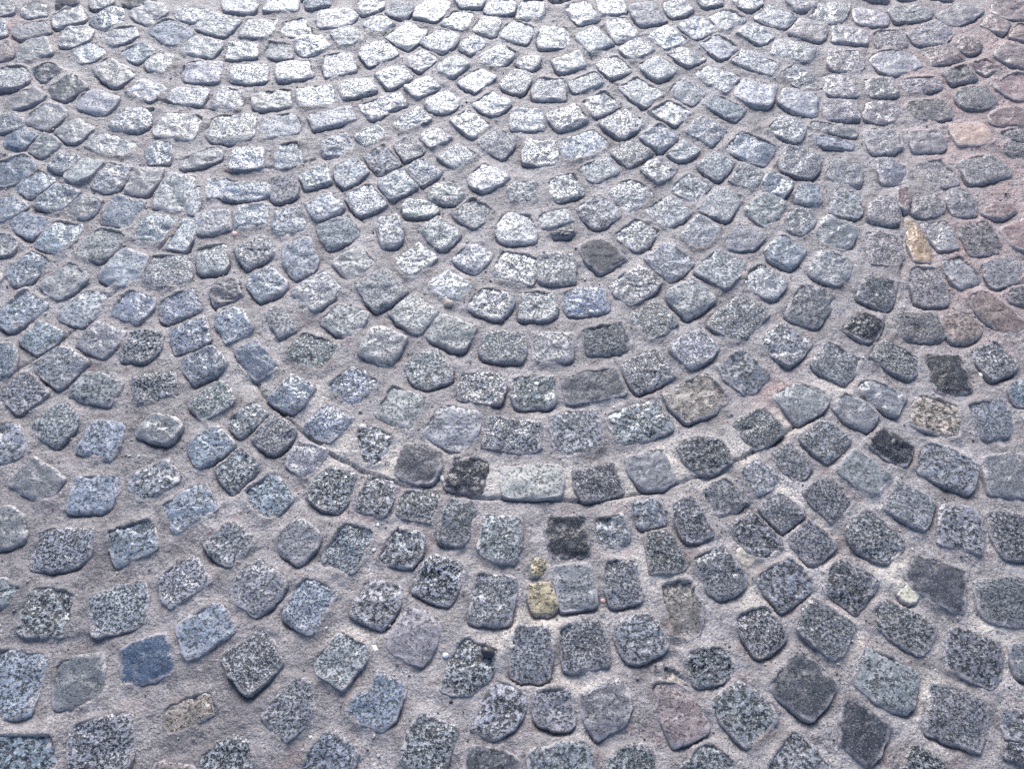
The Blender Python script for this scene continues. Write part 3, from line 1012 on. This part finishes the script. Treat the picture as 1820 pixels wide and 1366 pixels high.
# ------------------------------------------------------------------ cobbles: the 300 that show largest one by one, the rest as one part
RINGS = (0.13, 0.27, 0.41, 0.54, 0.66, 0.77, 0.86, 0.93, 0.975, 1.0)
RINGS_FAR = (0.35, 0.7, 0.9, 1.0)
PART_LABELS = {'d': 'dark basalt cobble', 'e': 'black basalt cobble', 'b': 'smooth slate blue cobble', 'r': 'reddish brown cobble',
               'y': 'amber coloured stone set in the mortar', 'o': 'tan cobble', 'a': 'peach coloured flat cobble', 'c': 'cream coloured chip set flush in the mortar', 'p': 'pale limestone coloured cobble', 't': 'brownish weathered cobble'}
order = sorted(range(len(placed)), key=lambda i: -placed[i][2])
single = set(order[:300]) | {i for i, s in enumerate(placed) if s[0] in 'yc'}
rest = []
for i in range(len(placed) + len(filler)):
    k, P, seen = (placed + filler)[i]
    seed = i + 1
    R = outl[i]
    top = TOP + {'t': -0.004, 'y': -0.002, 'c': -0.003, 'o': -0.002}.get(k, 0.0)
    geo = stone_geometry(R, k, seed, RINGS if i < len(placed) else RINGS_FAR, top)
    if i in single:
        V, Q, T3, tint, par = geo
        loc = np.append(R.mean(0), 0.0)
        name = 'stone_chip' if k in 'yc' else 'cobble'
        me = mesh_from(name, V - loc, Q, T3)
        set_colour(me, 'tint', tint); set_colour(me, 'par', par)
        me.materials.append(STONE)
        o = bpy.data.objects.new(name, me)
        o.location = loc
        o.parent = pavement
        if k in PART_LABELS: o['label'] = PART_LABELS[k]
        scene.collection.objects.link(o)
    else:
        rest.append(geo)
off, Vs, Qs, Ts, Cs, Ps = 0, [], [], [], [], []
for V, Q, T3, tint, par in rest:
    Vs.append(V); Qs.append(Q + off); Ts.append(T3 + off); Cs.append(tint); Ps.append(par)
    off += len(V)
me = mesh_from('small_cobbles', np.vstack(Vs), np.vstack(Qs), np.vstack(Ts))
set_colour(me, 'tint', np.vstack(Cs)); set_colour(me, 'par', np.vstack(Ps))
me.materials.append(STONE)
o = bpy.data.objects.new('small_cobbles', me)
o['kind'] = 'stuff'
o.parent = pavement
scene.collection.objects.link(o)

# ------------------------------------------------------------------ loose pebbles and chips lying on the paving
def surface_height(x, y):
    i = min(max(np.searchsorted(gx, x), 0), nx - 1); j = min(max(np.searchsorted(gy, y), 0), ny - 1)
    return float(Z[j, i])

PEB = {'white': pebble_material('white_pebble', (0.60, 0.58, 0.52), 0.5), 'tan': pebble_material('tan_pebble', (0.30, 0.24, 0.20), 0.55),
       'black': pebble_material('black_pebble', (0.018, 0.018, 0.024), 0.35), 'yellow': pebble_material('yellow_pebble', (0.33, 0.31, 0.23), 0.6),
       'cream': pebble_material('cream_chip', (0.33, 0.27, 0.21), 0.6), 'grey': pebble_material('grey_chip', (0.60, 0.60, 0.62), 0.4),
       'pink': pebble_material('pink_chip', (0.55, 0.33, 0.28), 0.5)}
def pebble(px, py, w, h, ang, mat, name, label, z=None, angular=0.12):
    g = ground_point(np.array([[px, py]], float), 0.004)[0]
    s = (CAM_H / math.sin(PITCH)) / FOCAL_PX                      # metres per pixel near the middle of the frame
    d = math.hypot(math.hypot(*g), CAM_H) / FOCAL_PX
    a, b = w / 2 * d, h / 2 * d / math.sin(math.atan2(CAM_H, math.hypot(*g)))
    hgt = min(a, b) * 0.45
    seed = px * 0.013 + py * 0.007
    nu, nv = 14, 8
    V = [(0, 0, 1)]
    for j in range(1, nv):
        th = math.pi * j / nv
        for i in range(nu):
            ph = 2 * math.pi * i / nu
            V.append((math.sin(th) * math.cos(ph), math.sin(th) * math.sin(ph), math.cos(th)))
    V.append((0, 0, -1))
    V = np.array(V)
    sq = 1 + angular * 2.2 * noise(V[:, 0] * 1.4 + seed * 9, V[:, 1] * 1.4, V[:, 2] * 1.4 + seed) + angular * noise(V[:, 0] * 4, V[:, 1] * 4 + seed, V[:, 2] * 4)
    V = V * sq[:, None] * np.array([a, b, hgt])
    ca, sa = math.cos(ang), math.sin(ang)
    V = np.column_stack([V[:, 0] * ca - V[:, 1] * sa, V[:, 0] * sa + V[:, 1] * ca, V[:, 2]])
    V[:, 2] -= V[:, 2].min()
    n = nu
    i = np.arange(n); j = (i + 1) % n
    Q = np.concatenate([np.stack([1 + r_ * n + i, 1 + (r_ + 1) * n + i, 1 + (r_ + 1) * n + j, 1 + r_ * n + j], 1) for r_ in range(nv - 2)])
    last = 1 + (nv - 1) * n
    T = np.concatenate([np.stack([np.zeros(n, np.int64), 1 + i, 1 + j], 1), np.stack([np.full(n, last), 1 + (nv - 2) * n + j, 1 + (nv - 2) * n + i], 1)])
    me = mesh_from(name, V, Q, T)
    me.materials.append(PEB[mat])
    o = bpy.data.objects.new(name, me)
    o.location = (g[0], g[1], (surface_height(*g) if z is None else z) - hgt * (0.8 if z is not None else (1.62 if w > 20 else 1.3)))
    o['label'] = label; o['category'] = 'pebble'; o['group'] = 'loose pebbles and chips on the pavement'
    scene.collection.objects.link(o)

pebble(665, 1151, 15, 11, -0.5, 'white', 'pebble', 'small white oval pebble lying in the mortar below centre')
pebble(792, 1164, 10, 9, 0.2, 'grey', 'pebble', 'tiny glassy grey pebble beside a brownish grey cobble low in the photo')
pebble(797, 539, 18, 14, 0.0, 'tan', 'pebble', 'round tan pebble at the foot of a worn cobble left of centre')
pebble(1318, 488, 20, 15, 0.1, 'tan', 'pebble', 'round tan pebble wedged between two grey cobbles right of centre')
pebble(802, 1246, 7, 6, 0.0, 'black', 'pebble', 'tiny round black pebble alone on a smooth patch of mortar')
pebble(867, 1158, 25, 20, -0.3, 'black', 'pebble', 'glossy black pebble lying on top of a speckled cobble', z=TOP + 0.0005, angular=0.2)
pebble(785, 847, 7, 11, 0.4, 'white', 'pebble', 'tiny white chip standing left of a black cobble on the fan edge')
pebble(671, 931, 7, 6, 0.0, 'white', 'pebble', 'tiny white chip below the lower left fan edge, upper of two')
pebble(664, 976, 8, 7, 0.5, 'white', 'pebble', 'tiny white chip below the lower left fan edge, lower of two')
pebble(1072, 1064, 9, 8, 0.0, 'pink', 'pebble', 'tiny pinkish pebble left of a square speckled cobble')
pebble(1746, 663, 7, 6, 0.0, 'white', 'pebble', 'tiny white chip between dark cobbles near the right edge')
pebble(416, 414, 9, 8, 0.0, 'pink', 'pebble', 'tiny orange pink pebble in a joint at upper left')
pebble(1685, 240, 9, 7, 0.0, 'tan', 'pebble', 'tiny tan pebble beside the tan cobble at upper right')

# ------------------------------------------------------------------ loose sand and grit lying in the joints
def grit_material():
    m = Nodes('sand_and_grit')
    m.link(m.attr('tint').outputs['Color'], m.bsdf.inputs['Base Color'])
    m.bsdf.inputs['Roughness'].default_value = 0.45
    return m.mat

t_ = (1 + 5 ** 0.5) / 2
ICO = np.array([(-1, t_, 0), (1, t_, 0), (-1, -t_, 0), (1, -t_, 0), (0, -1, t_), (0, 1, t_), (0, -1, -t_), (0, 1, -t_),
                (t_, 0, -1), (t_, 0, 1), (-t_, 0, -1), (-t_, 0, 1)]) / math.hypot(1, t_)
ICO_F = np.array([(0, 11, 5), (0, 5, 1), (0, 1, 7), (0, 7, 10), (0, 10, 11), (1, 5, 9), (5, 11, 4), (11, 10, 2), (10, 7, 6), (7, 1, 8),
                  (3, 9, 4), (3, 4, 2), (3, 2, 6), (3, 6, 8), (3, 8, 9), (4, 9, 5), (2, 4, 11), (6, 2, 10), (8, 6, 7), (9, 8, 1)])
want = 14000
xs = RNG.uniform(-1.75, 1.75, want * 3); ys = RNG.uniform(0.08, 2.45, want * 3)
ii = np.clip(np.searchsorted(gx, xs), 0, nx - 1); jj = np.clip(np.searchsorted(gy, ys), 0, ny - 1)
ok = (DIST[jj, ii] > 0.001) & (noise(xs * 6, ys * 6, 11.0) + RNG.uniform(-0.9, 0.9, want * 3) > -0.2)
xs, ys, zs = xs[ok][:want], ys[ok][:want], Z[jj, ii][ok][:want]
n = len(xs)
rad = np.clip(RNG.lognormal(-0.15, 0.45, n), 0.4, 2.6) * 0.00125
shape = RNG.uniform(0.6, 1.35, (n, 1, 3)) * rad[:, None, None]
V = ICO[None] * (1 + RNG.uniform(-0.22, 0.22, (n, 12, 1))) * shape + np.stack([xs, ys, zs + rad * 0.3], -1)[:, None, :]
F = (ICO_F[None] + (np.arange(n) * 12)[:, None, None]).reshape(-1, 3)
PAL = np.array([(0.50, 0.47, 0.45), (0.33, 0.29, 0.28), (0.22, 0.19, 0.19), (0.10, 0.09, 0.10), (0.035, 0.033, 0.04), (0.30, 0.19, 0.15), (0.42, 0.36, 0.27)])
pick = RNG.choice(len(PAL), n, p=(0.14, 0.24, 0.22, 0.16, 0.10, 0.06, 0.08))
T = np.repeat(np.column_stack([PAL[pick] * RNG.uniform(0.75, 1.2, (n, 1)), np.ones(n)]), 12, 0)
me = mesh_from('loose_sand', V.reshape(-1, 3), np.zeros((0, 4), np.int64), F)
me.polygons.foreach_set('use_smooth', np.zeros(len(F), bool))
set_colour(me, 'tint', T)
me.materials.append(grit_material())
o = bpy.data.objects.new('loose_sand', me)
o['kind'] = 'stuff'
o['label'] = 'loose sand and grit scattered over the mortar joints'
o['category'] = 'sand'
scene.collection.objects.link(o)
